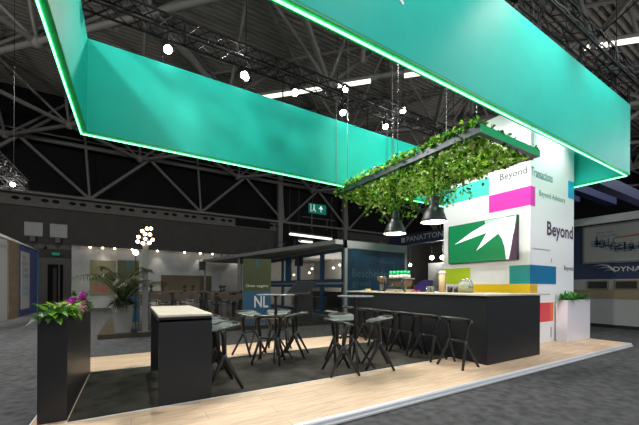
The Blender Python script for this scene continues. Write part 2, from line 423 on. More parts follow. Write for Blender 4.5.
box_truss('lighting_truss', 'black box truss above the near teal panel with cables clipped along it', (RX0 - .3, 2.72, 6.20), (RX1 + .2, 2.72, 6.20), .32, M['truss'], step=.8, drops=[(s, RZ1) for s in (1.6, 4.2, 7.0, 8.6, 11.2)])
box_truss('lighting_truss', 'short black truss above the end panel beside the entrance side', (RX0, 3.0, 6.4), (RX0, 6.8, 6.4), .30, M['truss'], drops=[(1.9, RZ1)])
box_truss('lighting_truss', 'short black truss above the end panel near the navy beams', (RX1, 3.0, 6.4), (RX1, 6.8, 6.4), .30, M['truss'], drops=[(1.9, RZ1)])
cb = MB(); pts = []
for k in range(40):
    X = 5.6 + k * .115; pts.append((X, 2.50, 6.02 + .025 * math.sin(k * 1.3) + (.22 if 22 < k < 27 else 0)))
cb.tube(pts, .013, n=5); cb.tube([(a, 2.53, c + .28 + .04 * math.sin(a * 5)) for a, b, c in pts], .010, n=5)
tag(cb.build('cable', mat('grey_cable', (.05, .05, .05), .6)), 'grey power cables looped along the truss above the near panel', 'cable')
# truss of a neighbouring stand with one bright lamp
t = box_truss('stage_truss', 'pale grey ladder truss of the neighbouring stand with one lamp at its end', (-3.55, 9.0, 5.05), (-3.55, 15.9, 5.05), .34, M['stage_truss'], drops=[(6.6, 4.9)])
MB().ball((-.05, 6.0, -.25), .07, 8).build('bulb', M['lamp_on'], t)
box_truss('stage_truss', 'pale grey truss running across behind the ladder truss', (-8.0, 16.2, 5.1), (-3.5, 16.2, 5.1), .34, M['stage_truss'], drops=[(1.0, 4.9)])

# spotlights under the far truss
def make_spot(loc, label, target, group='spotlights on the far truss', power=0, top=None, r=.085):
    t = thing('spotlight', label, 'spotlight', loc, 0, group)
    d = (Vector(target) - Vector(loc)).normalized()
    MB().bar(-d * .26, -d * .02, r * .75, r, n=14).build('lamp_housing', M['truss'], t)
    MB().bar(-d * .02, -d * .0, r * .9, r * .9, n=14).build('lens', M['lamp_on'], t)
    tp = top if top is not None else 6.32 - loc[2]
    MB().bar((0, 0, .05), (0, 0, tp), .012).bar((-.1, 0, .0), (-.1, 0, .18), .01).bar((.1, 0, 0), (.1, 0, .18), .01).bar((-.1, 0, .18), (.1, 0, .18), .01).build('yoke', M['truss'], t)
    if power: spot_light(Vector(loc) + d * .06, target, power, 88, .8, parent=t)
    return t
SP = [(.58, 5.85), (2.08, 5.87), (3.31, 5.88), (4.69, 5.8), (6.16, 5.82)]
near = ['above the corner fold', 'above the middle of the teal panel', 'beside the strip lamps', 'before the leafy frame', 'above the leafy frame']
for (X, Z), nm in zip(SP, near):
    make_spot((X, 6.75, Z), 'bright spotlight under the far truss ' + nm, (X * .45 + 2.4, 3.2, .2), power=560)
for (X, Y, Z), nm in zip([(6.37, 9.0, 8.15), (9.11, 9.0, 8.2)], ['over the strip lamps', 'over the leafy frame']):
    make_spot((X, Y, Z), 'far bright spotlight on a hanging bar ' + nm, (4.5, 3.5, 0), group='spotlights further back', power=900, top=6.9, r=.12)
make_spot((14.3, 5.0, 12.6), 'small spotlight high under the roof beyond the near truss', (10, 2, 0), group='spotlights further back', power=0, top=2.4, r=.12)
# spots on outriggers in front of the near panel, washing it from above, and inside the ring washing the column
wash = [((5.9, 1.45, 6.9), (5.8, 2.7, 5.0), 280), ((8.1, 1.5, 6.9), (8.5, 2.7, 5.0), 190), ((3.2, 1.5, 6.9), (3.2, 2.7, 4.7), 90)]
for (a, b, pw), nm in zip(wash, ('middle', 'column end', 'entrance end')):
    t = make_spot(a, 'spotlight on an arm washing the %s of the near panel' % nm, b, group='arm spotlights of the near truss', power=pw, top=.02)
    MB().bar((0, 0, .02), (0, 2.72 - a[1], 6.36 - a[2]), .015).build('arm', M['truss'], t)
for a, b, pw, nm in (((5.2, 3.2, 5.9), (7.7, 5.0, 2.2), 900, 'screen side'), ((8.6, 3.0, 5.9), (8.8, 3.7, 1.5), 330, 'lettered side'), ((1.2, 3.1, 5.9), (.2, 6.9, 4.7), 170, 'corner fold'), ((5.5, 3.1, 5.9), (6.6, 6.9, 5.1), 430, 'far teal panel')):  # the corner-fold spot is added, standing in for bounce light
    t = make_spot(a, 'spotlight inside the ring turned to the ' + nm, b, group='spotlights on the near truss', power=pw, top=.14)

# lamps of the hall outside the folded corner: they cast the slanting shade lines on the inner panels
make_spot((-1.9, 3.9, 6.85), 'spotlight outside the folded corner aimed at the far panel', (3.5, 6.9, 4.9), group='spotlights outside the corner', power=380, top=8.2)
make_spot((2.46, 7.85, 6.59), 'spotlight behind the far panel aimed at the end panel', (-.8, 4.5, 4.9), group='spotlights outside the corner', power=420, top=8.5)
# ================================================================== COLUMN
col = thing('display_column', 'tall white square column printed with coloured blocks and the word Beyond', 'column', (7.71, 3.70, 0))
cx, cyy, cw, cd, ch = 7.71, 3.70, 2.18, 2.30, 5.5
MB().box(0, cw, 0, cd, 0, ch).build('body', M['white'], col)
pr = MB(); pm = ['turq', 'magenta', 'lime', 'tealgreen', 'yellow', 'blue', 'amber', 'red', 'orange', 'cyan', 'grey_ink']
def LB(i, ya, yb, za, zb): pr.mat(i).box(-.004, 0, ya - cyy, yb - cyy, za, zb)
def RB(i, xa, xb, za, zb): pr.mat(i).box(xa - cx, xb - cx, -.004, 0, za, zb)
LB(0, 4.66, 6.0, 3.63, 4.06); LB(1, 3.70, 4.66, 3.16, 3.59); LB(2, 5.16, 6.0, 1.38, 1.81); LB(3, 3.70, 4.15, 1.38, 1.81); LB(4, 3.70, 5.11, .94, 1.37)
RB(1, 7.71, 7.91, 3.15, 3.59); RB(5, 7.71, 8.93, 1.38, 1.81); RB(6, 7.71, 8.03, .94, 1.37); RB(7, 8.0, 8.65, .49, .94); RB(8, 8.65, 8.80, .49, .94); RB(9, 9.55, 9.89, 3.60, 4.03)
RB(10, 7.8, 8.63, 2.185, 2.195); RB(10, 8.68, 8.70, 1.9, 2.0); RB(10, 8.68, 8.71, .1, .35)
pr.build('printed_blocks', [M[k] for k in pm], col)
text('Beyond', (-.001, 4.39 - cyy, 3.84), *WX, .62, .22, M['grey_ink'], col, bold=.012)
text('...', (-.001, 4.62 - cyy, 3.95), *WX, .12, .03, M['grey_ink'], col)
text('Transactions', (.03, -.001, 3.83), *WY, .98, .20, M['teal_ink'], col)
text('Beyond Advisory', (8.09 - cx, -.001, 3.38), *WY, 1.30, .18, M['green_ink'], col)
text('Beyond', (8.47 - cx, -.001, 2.44), *WY, 1.36, .44, M['purple_ink'], col, bold=.02)
text('Beyond', (9.35 - cx, -.001, 1.70), *WY, .50, .15, M['purple_ink'], col)

tv = thing('television', 'wide wall-mounted screen showing a white arrow bird on green', 'television', (7.71, 4.85, 2.46))
MB().box(-.09, -.01, -.92, .92, -.52, .52).build('casing', M['dark'], tv, bevel=.006)
MB().box(-.01, 0, -.3, .3, -.2, .2).build('wall_bracket', M['dark'], tv)
sc = MB(); X = -.0915
def S(y, z): return (X, y - 4.85, z - 2.46)
sc.mat(0).add([S(5.75, 1.95), S(3.94, 1.95), S(3.94, 2.97), S(5.75, 2.97)], [(3, 2, 1, 0)])
X = -.0925
sc.mat(1).add([S(5.57, 2.46), S(5.07, 2.73), S(4.69, 2.88), S(4.30, 2.95), S(3.96, 2.955), S(4.0, 2.62), S(4.12, 1.96), S(4.18, 1.96), S(4.22, 2.27), S(4.28, 2.46), S(4.37, 2.60), S(4.94, 2.23), S(4.78, 2.47), S(4.66, 2.66)],
    [(0, 1, 13), (1, 2, 13), (2, 3, 10, 13), (3, 4, 5, 10), (13, 10, 12), (12, 10, 11), (10, 5, 9), (9, 5, 8), (8, 5, 6, 7)])
X = -.0930
sc.mat(2).add([S(4.03, 2.5), S(3.94, 2.85), S(3.94, 1.95), S(4.11, 1.95)], [(0, 1, 2, 3)])
sc.mat(3).add([S(4.69, 2.875), S(4.72, 2.97), S(4.1, 2.97), S(4.3, 2.945)], [(0, 1, 2, 3)])
sc.build('screen', [M['screen_green'], M['screen_white'], M['screen_dark'], M['screen_pale']], tv)

# ================================================================== COUNTER
ct = thing('bar_counter', 'long black bar counter with a thin pale wood top', 'counter', (5.07, 3.08, 0))
MB().box(0, 1.73, 0, 3.86, 0, 1.145).build('body', M['black'], ct, bevel=.004)
MB().box(.002, 1.73, -.002, 3.86, 1.06, 1.064).build('panel_groove', M['dark'], ct)
MB().box(-.03, 1.75, -.02, 3.95, 1.15, 1.18).box(1.75, 2.12, -.0, .55, 1.15, 1.18).build('worktop', M['birch'], ct, bevel=.003)

# high table with end panels
ht = thing('console_table', 'black high table with pale top and solid end panels', 'table', (.25, 3.78, 0))
for a, b in ((0, .05), (1.62, 1.67)): MB().box(0, .55, a, b, 0, .93).build('end_panel', M['black'], ht, bevel=.003)
MB().box(0, .55, 0, 1.67, .90, .955).build('table_frame', M['black'], ht, bevel=.003)
MB().box(-.003, .555, -.003, 1.675, .955, .98).build('table_top', M['birch'], ht, bevel=.003)

# ================================================================== MIURA-LIKE STOOLS
def make_stool(label, group):
    t = thing('bar_stool', label, 'bar stool', (0, 0, 0), 0, group)
    nu, nv = 13, 11; vs = []; fs = []
    def sp(u, v, dz):
        w = .228 - .05 * v ** 2 - .02 * (1 - v) ** 3
        y = -.20 + .40 * v + .13 * u * u * (1 - v) ** 1.3 - .05 * u * u * v
        z = .748 + .042 * (1 - v) ** 2.6 + .010 * u * u - .03 * max(0, v - .7) / .3 + .012 * v
        return (u * w, y, z + dz)
    for dz in (0, -.022):
        for j in range(nv):
            for i in range(nu): vs.append(sp(-1 + 2 * i / (nu - 1), j / (nv - 1), dz))
    o = nu * nv
    for j in range(nv - 1):
        for i in range(nu - 1):
            a = j * nu + i; fs.append((a, a + 1, a + nu + 1, a + nu)); fs.append((o + a, o + a + nu, o + a + nu + 1, o + a + 1))
    rim = [i for i in range(nu)] + [j * nu + nu - 1 for j in range(1, nv)] + [(nv - 1) * nu + i for i in range(nu - 2, -1, -1)] + [j * nu for j in range(nv - 2, 0, -1)]
    for a, b in zip(rim, rim[1:] + rim[:1]): fs.append((b, a, o + a, o + b))
    MB().add(vs, fs, True).build('seat', M['seat'], t)
    rb = [(-.215, .02, .748), (-.235, -.06, .778), (-.20, -.15, .792), (-.10, -.205, .797), (0, -.22, .798), (.10, -.205, .797), (.20, -.15, .792), (.235, -.06, .778), (.215, .02, .748)]
    MB().tube(rb, [.016, .021, .023, .024, .024, .024, .023, .021, .016], 8, 1.0).build('back_rail', M['stool'], t)
    for s in (-1, 1):
        MB().tube([(s * .20, .03, .75), (s * .20, .02, .69), (s * .155, 0, .42)], [.056, .034, .026], 6).build('upright', M['stool'], t)
        MB().tube([(s * .155, 0, .44), (s * .16, -.015, .39), (s * .235, -.21, .0)], [.026, .026, .020], 6).build('leg', M['stool'], t)
        MB().tube([(s * .155, 0, .44), (s * .16, .015, .39), (s * .22, .23, .0)], [.026, .026, .020], 6).build('leg', M['stool'], t)
    MB().tube([(-.155, 0, .42), (-.07, -.01, .415), (.07, -.01, .415), (.155, 0, .42)], .018, 6).build('footrest', M['stool'], t)
    return t
proto = None
def stool(x, y, facing, label, group, z=0):
    """facing = direction (dx,dy) the sitter looks"""
    global proto
    if proto is None: o = proto = make_stool(label, group)
    else: o = copy_tree(proto); o['label'] = label; o['group'] = group
    o.location = (x, y, z); o.rotation_euler = (0, 0, math.atan2(facing[1], facing[0]) - PI / 2); return o
G1 = 'bar stools lined up along the black counter'
for Y, lab in ((3.31, 'black bar stool standing on the wood at the near end of the counter'), (3.92, 'second black bar stool from the near end of the counter'),
               (4.47, 'third black bar stool from the near end of the counter'), (5.02, 'fourth black bar stool from the near end of the counter'),
               (5.60, 'fifth bar stool along the counter, half hidden behind the near pedestal table'), (6.18, 'bar stool at the far end of the counter')):
    stool(4.62, Y, (1, 0), lab, G1, .0055 if Y > 3.6 else 0)
G2 = 'bar stools at the console table'
for Y, lab in ((4.16, 'nearest black bar stool tucked at the console table'), (4.72, 'middle black bar stool at the console table'), (5.25, 'farthest black bar stool at the console table')):
    stool(1.0, Y, (-1, 0), lab, G2, .0055)
G3 = 'bar stools around the far pedestal table'
stool(1.93, 5.86, (.5, -.87), 'bar stool at the far pedestal table on the console table side', G3, .0055)
stool(2.0, 5.03, (.61, .79), 'bar stool with its back to us at the far pedestal table', G3, .0055)
stool(2.63, 5.30, (-.80, .6), 'bar stool at the far pedestal table on the bar side', G3, .0055)
stool(2.55, 5.92, (-.55, -.83), 'bar stool behind the far pedestal table facing us', G3, .0055)
G4 = 'bar stools around the near pedestal table'
stool(2.69, 3.92, (.96, -.28), 'bar stool at the near pedestal table on the console table side', G4, .0055)
stool(3.42, 3.90, (-.85, .5), 'bar stool at the near pedestal table closest to the counter', G4, .0055)
stool(3.14, 4.50, (-.2, -.98), 'bar stool behind the near pedestal table facing us', G4, .0055)

def pedestal(x, y, lab, r):
    t = thing('pedestal_table', lab, 'table', (x, y, .0055), .3, 'pedestal tables on the dark carpet')
    MB().lathe([(.0, 1.128), (r - .01, 1.128), (r, 1.135), (r, 1.145), (r - .006, 1.15), (.0, 1.15)], 32).build('table_top', M['table_top'], t)
    MB().tube([(0, 0, 1.13), (0, 0, 1.08), (0, 0, .45)], [.06, .024, .026], 10).build('pole', M['stool'], t)
    for k in range(4):
        a = PI / 4 + k * PI / 2
        MB().tube([(0, 0, .46), (.03 * math.cos(a), .03 * math.sin(a), .42), (.31 * math.cos(a), .31 * math.sin(a), 0)], [.026, .02, .013], 6).build('leg', M['stool'], t)
pedestal(2.19, 5.20, 'round pedestal bar table farther from the counter', .34)
pedestal(3.03, 3.99, 'round pedestal bar table nearer the wood strip and counter', .29)

# ================================================================== PLANTS
def leaf(mb, p, d, up, L, W, droop=.3):
    d = Vector(d).normalized(); s = d.cross(Vector(up))
    if s.length < .01: s = d.orthogonal()
    s.normalize(); n = s.cross(d); p = Vector(p)
    a = p; m1 = p + d * L * .35 + n * L * .06; m2 = p + d * L * .7 - n * L * droop * .3; e = p + d * L - n * L * droop
    mb.add([a, m1 + s * W * .5, m1 - s * W * .5, m2 + s * W * .36, m2 - s * W * .36, e, m1 - n * W * .12], [(0, 6, 1), (0, 2, 6), (6, 3, 1), (6, 4, 3), (6, 2, 4), (3, 4, 5)])
def rnd(a, b): return random.uniform(a, b)
def ivy_leaf(mb, p, L):
    d = Vector((rnd(-1, 1), rnd(-1, 1), rnd(-1.1, .3))).normalized(); s = d.cross(Vector((rnd(-1, 1), rnd(-1, 1), rnd(-1, 1)))).normalized(); p = Vector(p)
    n = s.cross(d)
    mb.add([p, p + d * .25 * L + s * .55 * L, p + d * .55 * L + s * .3 * L, p + d * L + n * .1 * L, p + d * .55 * L - s * .3 * L, p + d * .25 * L - s * .55 * L, p + d * .4 * L + n * .08 * L],
           [(0, 1, 2, 6), (6, 2, 3, 4), (0, 6, 4, 5)])

# black planter at the entrance with leafy flowers
bp = thing('planter_box', 'long black planter box standing at the edge of the platform', 'planter', (-.75, 3.84, 0))
MB().box(0, .22, 0, 2.0, 0, .97).box(.0, .22, 0, .02, .97, .985).box(0, .22, 1.98, 2.0, .97, .985).box(0, .015, .02, 1.98, .97, .985).box(.205, .22, .02, 1.98, .97, .985).build('box', M['black2'], bp, bevel=.003)
MB().box(.016, .204, .021, 1.979, .965, .975).build('soil', M['soil'], bp)
G5 = 'leafy plants growing in the long black planter'
pd = [('broad green leafy plant at the near end of the black planter', 'leaf1', 'leaf3', .10), ('bright yellow-green leafy plant in the black planter', 'leaf2', 'leaf1', .45),
      ('cream and pink striped leafy plant in the black planter', 'cream', 'leaf2', .80), ('green plant with magenta blooms in the black planter', 'pink', 'leaf1', 1.15),
      ('dark green plant behind the magenta blooms in the black planter', 'leaf3', 'leaf1', 1.5), ('dark leafy plant at the far end of the black planter', 'leaf3', 'leaf1', 1.82)]
for lab, m1, m2, oy in pd:
    t = thing('leafy_plant', lab, 'plant', (-.64, 3.84 + oy, .975), 0, G5)
    mb = MB()
    for k in range(64):
        a = rnd(0, 2 * PI); el = rnd(-.2, 1.0); h = rnd(.0, .09); mb.mat((0, 1, 0, 1, 2)[k % 5])
        leaf(mb, (.07 * math.cos(a), .16 * math.sin(a), h), (math.cos(a) * math.cos(el) * .8, math.sin(a) * math.cos(el), math.sin(el)), (0, 0, 1), rnd(.07, .14), rnd(.045, .08), rnd(.2, .9))
    mb.build('foliage', [M[m1], M[m2], M['leaf3']], t)
    if m1 == 'pink' or oy == 1.5:
        fl = MB()
        for k in range(6):
            a = rnd(0, 6.28); tip = Vector((rnd(-.05, .14), rnd(-.1, .25), rnd(.10, .24)))
            fl.bar((0, 0, 0), tip, .004, .003, n=4)
            for q in range(8): ivy_leaf(fl, tip * rnd(.8, 1.05), .045)
        fl.build('blossom' if m1 == 'pink' else 'sprig', M['pink'] if m1 == 'pink' else M['leaf3'], t)

# white planter beside the column
wp = thing('planter_box', 'square white planter box beside the printed column', 'planter', (8.86, 3.43, 0))
WPw = 1.27
MB().box(0, WPw, 0, .24, 0, .97).box(0, WPw, 0, .02, .97, 1.0).box(0, WPw, .22, .24, .97, 1.0).box(0, .02, .02, .22, .97, 1.0).box(WPw - .02, WPw, .02, .22, .97, 1.0).build('box', M['white_pot'], wp, bevel=.004)
MB().box(.021, WPw - .021, .021, .219, .965, .985).build('soil', M['soil'], wp)
for lab, ox in (('green fern at the near end of the white planter', .15), ('green fern second in the white planter', .45), ('green fern third in the white planter', .78), ('green fern at the far end of the white planter', 1.1)):
    t = thing('potted_fern', lab, 'plant', (8.86 + ox, 3.55, .98), 0, 'green ferns in the white planter'); mb = MB()
    for k in range(46):
        a = rnd(0, 2 * PI); el = rnd(.1, 1.35); mb.mat(0 if random.random() < .6 else 1)
        leaf(mb, (.05 * math.cos(a), .03 * math.sin(a), .0), (math.cos(a) * math.cos(el), math.sin(a) * math.cos(el) * (.35 if math.sin(a) > 0 else .8), math.sin(el)), (0, 0, 1), rnd(.14, .30), rnd(.035, .06), rnd(.2, .8))
    mb.build('foliage', [M['fern'], M['leaf3']], t)

# hanging frame with ivy
IX0, IX1, IY0, IY1, IZ0, IZ1 = 4.70, 6.55, 2.98, 7.02, 3.74, 3.87
hf = thing('hanging_trellis', 'rectangular steel frame with a green edge hung over the counter', 'trellis', (IX0, IY0, IZ0))
W, D, HH = IX1 - IX0, IY1 - IY0, IZ1 - IZ0
MB().mat(0).box(0, W, 0, .012, 0, HH).mat(1).box(0, W, .012, .10, 0, HH).build('beam', [M['green_paint'], M['steel']], hf)
MB().box(0, .10, .10, D, 0, HH).build('beam', M['steel'], hf); MB().box(W - .10, W, .10, D, 0, HH).build('beam', M['steel'], hf); MB().box(.10, W - .10, D - .10, D, 0, HH).build('beam', M['steel'], hf)
g = MB()
for k in range(1, 6): g.box(k * W / 6 - .006, k * W / 6 + .006, .1, D - .1, .04, .05)
for k in range(1, 13): g.box(.1, W - .1, k * D / 13 - .006, k * D / 13 + .006, .05, .06)
g.build('wire_grid', M['steel'], hf)
g = MB()
for x, y in ((.05, .1), (W - .05, .1), (.05, D - .4), (W - .05, D - .4), (.05, D / 2), (W - .05, D / 2)): g.bar((x, y, HH), (x, y, 15.2 - IZ0), .007, n=4)
g.build('hanging_cable', M['alu'], hf)
iv = MB()
for k in range(7600):
    x, y = rnd(IX0 + .02, IX1 - .02), rnd(IY0 + .05, IY1)
    far = (y - IY0) / (IY1 - IY0); dens = max(0, math.sin(x * 4.1 + 1.3) * math.sin(y * 3.7 + .4))
    z = rnd(IZ0 + .02, IZ1 + .09) if random.random() < .5 else IZ0 + .04 - abs(random.gauss(0, .03 + .10 * dens + .07 * far))
    if y > 6.7: z = min(z, 3.93)
    if y < IY0 + .14 and z > IZ0 - .03 and random.random() < .85: continue
    if y < IY0 + .9 and x > IX1 - .9: z = max(z, IZ0 + .0)
    iv.mat(random.choices((0, 1, 2, 3), (28, 34, 22, 16))[0]); ivy_leaf(iv, (x, y, z), rnd(.055, .10))
for k in range(900):
    y = rnd(IY0, IY1 + .12); iv.mat(random.choices((0, 1, 2), (4, 3, 3))[0]); ivy_leaf(iv, (IX0 + rnd(-.05, .12), y, IZ1 + (abs(random.gauss(.02, .07)) if y < 6.7 else rnd(-.12, .04))), rnd(.05, .08))
for k in range(60):
    iv.mat(random.choices((0, 2), (1, 2))[0]); ivy_leaf(iv, (rnd(IX0, IX1), IY0 + rnd(0, .08), IZ1 + rnd(0, .06)), rnd(.05, .07))
tag(iv.build('ivy_foliage', [M['leaf1'], M['leaf2'], M['leaf3'], M['leaf4']]), 'dense green ivy leaves covering the frame over the counter', 'ivy', kind='stuff')
vines = []
for k in range(38):
    if k >= 30: x, y, L = rnd(4.85, 5.3), (5.3, 4.3)[k % 2] + rnd(-.25, .3), rnd(.6, .95)
    elif k < 18: x, y, L = IX1 - rnd(.0, .6), rnd(IY0 + 1.3, IY1 - .6), rnd(.25, .7)
    else: x, y, L = rnd(IX0 + .05, IX1 - .3), rnd(IY1 - 1.6, IY1 - .1), rnd(.3, .85)
    t = thing('ivy_vine', 'thin leafy ivy strand trailing below the frame over the counter', 'ivy', (x, y, IZ0 + .02), 0, 'ivy strands trailing from the frame')
    pts = [(0, 0, 0)]
    for q in range(6): pts.append((pts[-1][0] + rnd(-.04, .04), pts[-1][1] + rnd(-.04, .04), -L * (q + 1) / 6))
    MB().tube(pts, .004, 4).build('stem', M['stem'], t)
    mb = MB()
    for q in range(int(L * 60)):
        f = rnd(0, 5.99); i = int(f); a, b = Vector(pts[i]), Vector(pts[i + 1]); c = a.lerp(b, f - i) + Vector((rnd(-.06, .06), rnd(-.06, .06), rnd(-.03, .03)))
        mb.mat(random.choices((0, 1, 2), (4, 3, 3))[0]); ivy_leaf(mb, c, rnd(.045, .08))
    mb.build('leaves', [M['leaf1'], M['leaf2'], M['leaf3']], t)

# pendant lamps under the frame
def pendant(x, y, zr, label):
    t = thing('pendant_lamp', label, 'lamp', (x, y, zr), 0, 'dark green pendant lamps under the frame')
    MB().lathe([(.243, 0), (.249, .01), (.235, .06), (.205, .15), (.16, .24), (.10, .30), (.095, .34), (.095, .47), (.08, .51), (.0, .51)], 28, cap=False).build('lamp_shade', M['shade'], t)
    MB().lathe([(.240, .004), (.225, .06), (.195, .145), (.15, .23), (.09, .28), (.0, .29)], 28, cap=False).build('shade_lining', M['shade_in'], t)
    MB().ball((0, 0, .11), .055, 8).build('bulb', emit('pendant_bulb', (1, .86, .66), 30), t)
    MB().bar((0, 0, .50), (0, 0, IZ0 - zr + .03), .012, n=6).build('cord', M['dark'], t)
    l = bpy.data.lights.new('pendant_light', 'POINT'); l.energy = 45; l.color = (1, .86, .68); l.shadow_soft_size = .05
    o = bpy.data.objects.new('pendant_light', l); C.objects.link(o); o.parent = t; o.location = (0, 0, .02)
pendant(5.15, 5.32, 2.50, 'dark green pendant lamp farther from the screen')
pendant(5.15, 4.24, 2.58, 'dark green pendant lamp closer to the screen')

# ================================================================== ON THE COUNTER
TZ = 1.18
cm = thing('coffee_machine', 'low espresso machine with angled black side frames on the counter', 'coffee machine', (5.55, 5.55, TZ), -PI / 2 + .2)
MB().box(-.27, .27, -.2, .2, .02, .06).build('base', M['bamboo'], cm, bevel=.01)
MB().prism([(-.22, -.12, .12), (-.22, .16, .12), (-.22, .20, .28), (-.22, -.20, .28)], (.44, 0, 0)).build('body', M['brown'], cm, bevel=.01)
for s in (-.25, .22):
    MB().tube([(s * 1.3, -.22, .0), (s * .9, -.22, .12), (s, -.24, .30), (s, .2, .30), (s, .2, .0)], .026, 6).build('side_frame', M['dark'], cm)
MB().box(-.27, .27, -.235, -.215, .24, .27).box(-.24, .24, -.235, -.215, .10, .125).build('front_bar', M['dark'], cm)
MB().box(-.26, .26, -.22, .22, .30, .32).build('cup_tray', M['chrome'], cm)
for s in (-.12, .12): MB().bar((s, -.15, .2), (s, -.15, .13), .035, n=12).bar((s, -.17, .14), (s, -.30, .12), .013).build('group_head', M['chrome'], cm)
# paper cups stacked on the machine
ca, sa = math.cos(-PI / 2 + .2), math.sin(-PI / 2 + .2)
cup = None
for i in range(5):
    for j in range(2):
        lx, ly = -.205 + i * .1, -.08 + j * .14; X, Y = 5.55 + ca * lx - sa * ly, 5.55 + sa * lx + ca * ly
        if cup is None:
            cup = thing('paper_cup', 'green and white paper cup in the rows on the espresso machine', 'cup', (X, Y, TZ + .322), 0, 'green cups on the espresso machine')
            MB().lathe([(.0, .0), (.045, .0), (.042, .08)], 14).build('rim_band', M['cup_white'], cup)
            MB().lathe([(.043, .08), (.034, .175), (.0, .175)], 14).build('cup_wall', M['cup_green'], cup)
        else:
            c = copy_tree(cup); c.location = (X, Y, TZ + .322)
gr = thing('coffee_grinder', 'coffee grinder with a brown bean hopper beside the espresso machine', 'grinder', (5.5, 6.15, TZ))
MB().lathe([(.09, 0), (.09, .03), (.06, .05), (.055, .20), (.0, .20)], 16).build('base', M['dark'], gr)
MB().lathe([(.03, .20), (.11, .31), (.11, .36), (.0, .36)], 16).build('hopper', M['brown'], gr)
MB().lathe([(.115, .36), (.115, .375), (.0, .38)], 16).build('lid', M['chrome'], gr)
dm = thing('domed_cover', 'dark indigo quarter-dome cover with red feet on the counter', 'cover', (5.6, 4.98, TZ))
pf_ = [(0, -.17, .02)] + [(0, -.17 + .36 * math.sin(a * PI / 20), .02 + .25 * math.cos(a * PI / 20)) for a in range(0, 11)]
MB().prism(pf_, (.24, 0, 0)).build('cover', M['indigo'], dm, bevel=.01)
for y_ in (.14, .04): MB().box(-.01, .2, y_ - .03, y_ + .03, 0, .035).build('foot', M['red'], dm)
bm = thing('bamboo_dispenser', 'tall round bamboo cup dispenser standing on the counter', 'dispenser', (5.85, 4.58, TZ))
MB().lathe([(.075, 0), (.075, .40), (.0, .40)], 20).build('body', M['bamboo'], bm); MB().lathe([(.08, .40), (.08, .44), (.05, .47), (.0, .47)], 20).build('lid', M['cup_white'], bm)
MB().box(-.003, .003, -.078, -.07, .05, .4).build('slot', M['dark'], bm)
jr = thing('glass_jar', 'lidded glass jar of yellow sweets on the counter', 'jar', (6.0, 4.12, TZ))
MB().lathe([(.13, .0), (.15, .02), (.15, .19), (.12, .23), (.11, .235)], 22).build('jar_body', M['jar_glass'], jr)
MB().lathe([(.11, .235), (.115, .27), (.03, .28), (.03, .30), (.0, .30)], 22).build('lid', M['chrome'], jr)
MB().lathe([(.125, .006), (.14, .025), (.14, .10), (.0, .11)], 22).build('sweets', M['honey'], jr)
for (x, y), lab in (((5.95, 4.46), 'black mug next to the bamboo dispenser'), ((6.0, 4.34), 'black mug next to the glass jar')):
    mg = thing('mug', lab, 'mug', (x, y, TZ), 0, 'black mugs on the counter')
    MB().lathe([(.045, 0), (.055, .01), (.055, .13), (.05, .13), (.048, .02), (.0, .02)], 16).build('mug_body', M['dark'], mg)
    MB().tube([(.05, 0, .03), (.085, 0, .05), (.085, 0, .09), (.05, 0, .11)], .008, 5).build('handle', M['dark'], mg)
for (x, y), lab in (((5.7, 4.72), 'short drinking glass nearest the bamboo dispenser'), ((5.75, 4.80), 'short drinking glass in the middle of the row'), ((5.6, 4.76), 'short drinking glass nearest the domed cover')):
    tag(MB().lathe([(.035, 0), (.04, .13), (.037, .13), (.032, .01), (.0, .01)], 14, (x, y, TZ)).build('drinking_glass', M['jar_glass']), lab, 'glass', 'drinking glasses on the counter')
yb = thing('snack_tray', 'little white tray with yellow snack bags at the far end of the counter', 'tray', (5.3, 6.45, TZ))
MB().box(-.12, .12, -.2, .2, 0, .012).build('tray', M['cup_white'], yb)
MB().box(-.05, .05, -.06, .04, .012, .06).build('snack_bag', M['honey'], yb); MB().box(-.05, .05, .06, .15, .012, .05).build('snack_bag', M['blue'], yb)

# ================================================================== NEIGHBOURING STANDS
# stage platform behind
SZ = .04
stg = MB().box(-.74, 12.6, 9.66, 22.85, FZ, SZ).build('booth_platform', M['stage']); tag(stg, 'dark glossy low platform of the stand behind', 'platform')
# tapered planter with palm
pt = thing('planter_pot', 'tall tapered grey pot on the dark platform', 'planter', (-.20, 10.05, SZ))
def taper(mb, a, b, h, z0=0): mb.add([(-a, -a, z0), (a, -a, z0), (a, a, z0), (-a, a, z0), (-b, -b, h), (b, -b, h), (b, b, h), (-b, b, h)], [(0, 3, 2, 1), (4, 5, 6, 7), (0, 1, 5, 4), (1, 2, 6, 5), (2, 3, 7, 6), (3, 0, 4, 7)])
mb = MB(); taper(mb, .17, .26, .74); mb.build('pot', M['grey_pot'], pt, bevel=.005)
MB().box(-.235, .235, -.235, .235, .735, .75).build('soil', M['soil'], pt)
pl = thing('palm_plant', 'dark green palm with arching fronds in the tapered grey pot', 'palm', (-.20, 10.05, SZ + .75))
for k in range(17):
    a = k * 2.4 + rnd(-.2, .2); up = rnd(.8, 1.48); L = rnd(1.0, 1.55); mb = MB(); pts = []
    for q in range(9):
        f = q / 8; r = L * math.cos(up) * f * (1 + .5 * f); z = L * math.sin(up) * f * 1.15 - .45 * f * f * f * L * .9
        pts.append(Vector((r * math.cos(a), r * math.sin(a), z)))
    mb.tube(pts, [.010] * 5 + [.006] * 4, 4)
    for q in range(44):
        f = .2 + .8 * (q // 2) / 22; i = min(7, int(f * 8)); c = pts[i].lerp(pts[i + 1], f * 8 - i); d = (pts[i + 1] - pts[i]).normalized()
        s = d.cross(Vector((0, 0, 1))).normalized() * (1 if q % 2 else -1)
        leaf(mb, c, d * .7 + s * .8 + Vector((0, 0, -.25)), (0, 0, 1), .29 * (1.15 - .6 * abs(f - .5)), .030, .35)
    mb.build('frond', M['palm'], pl)
    if k > 15: break
un = MB()
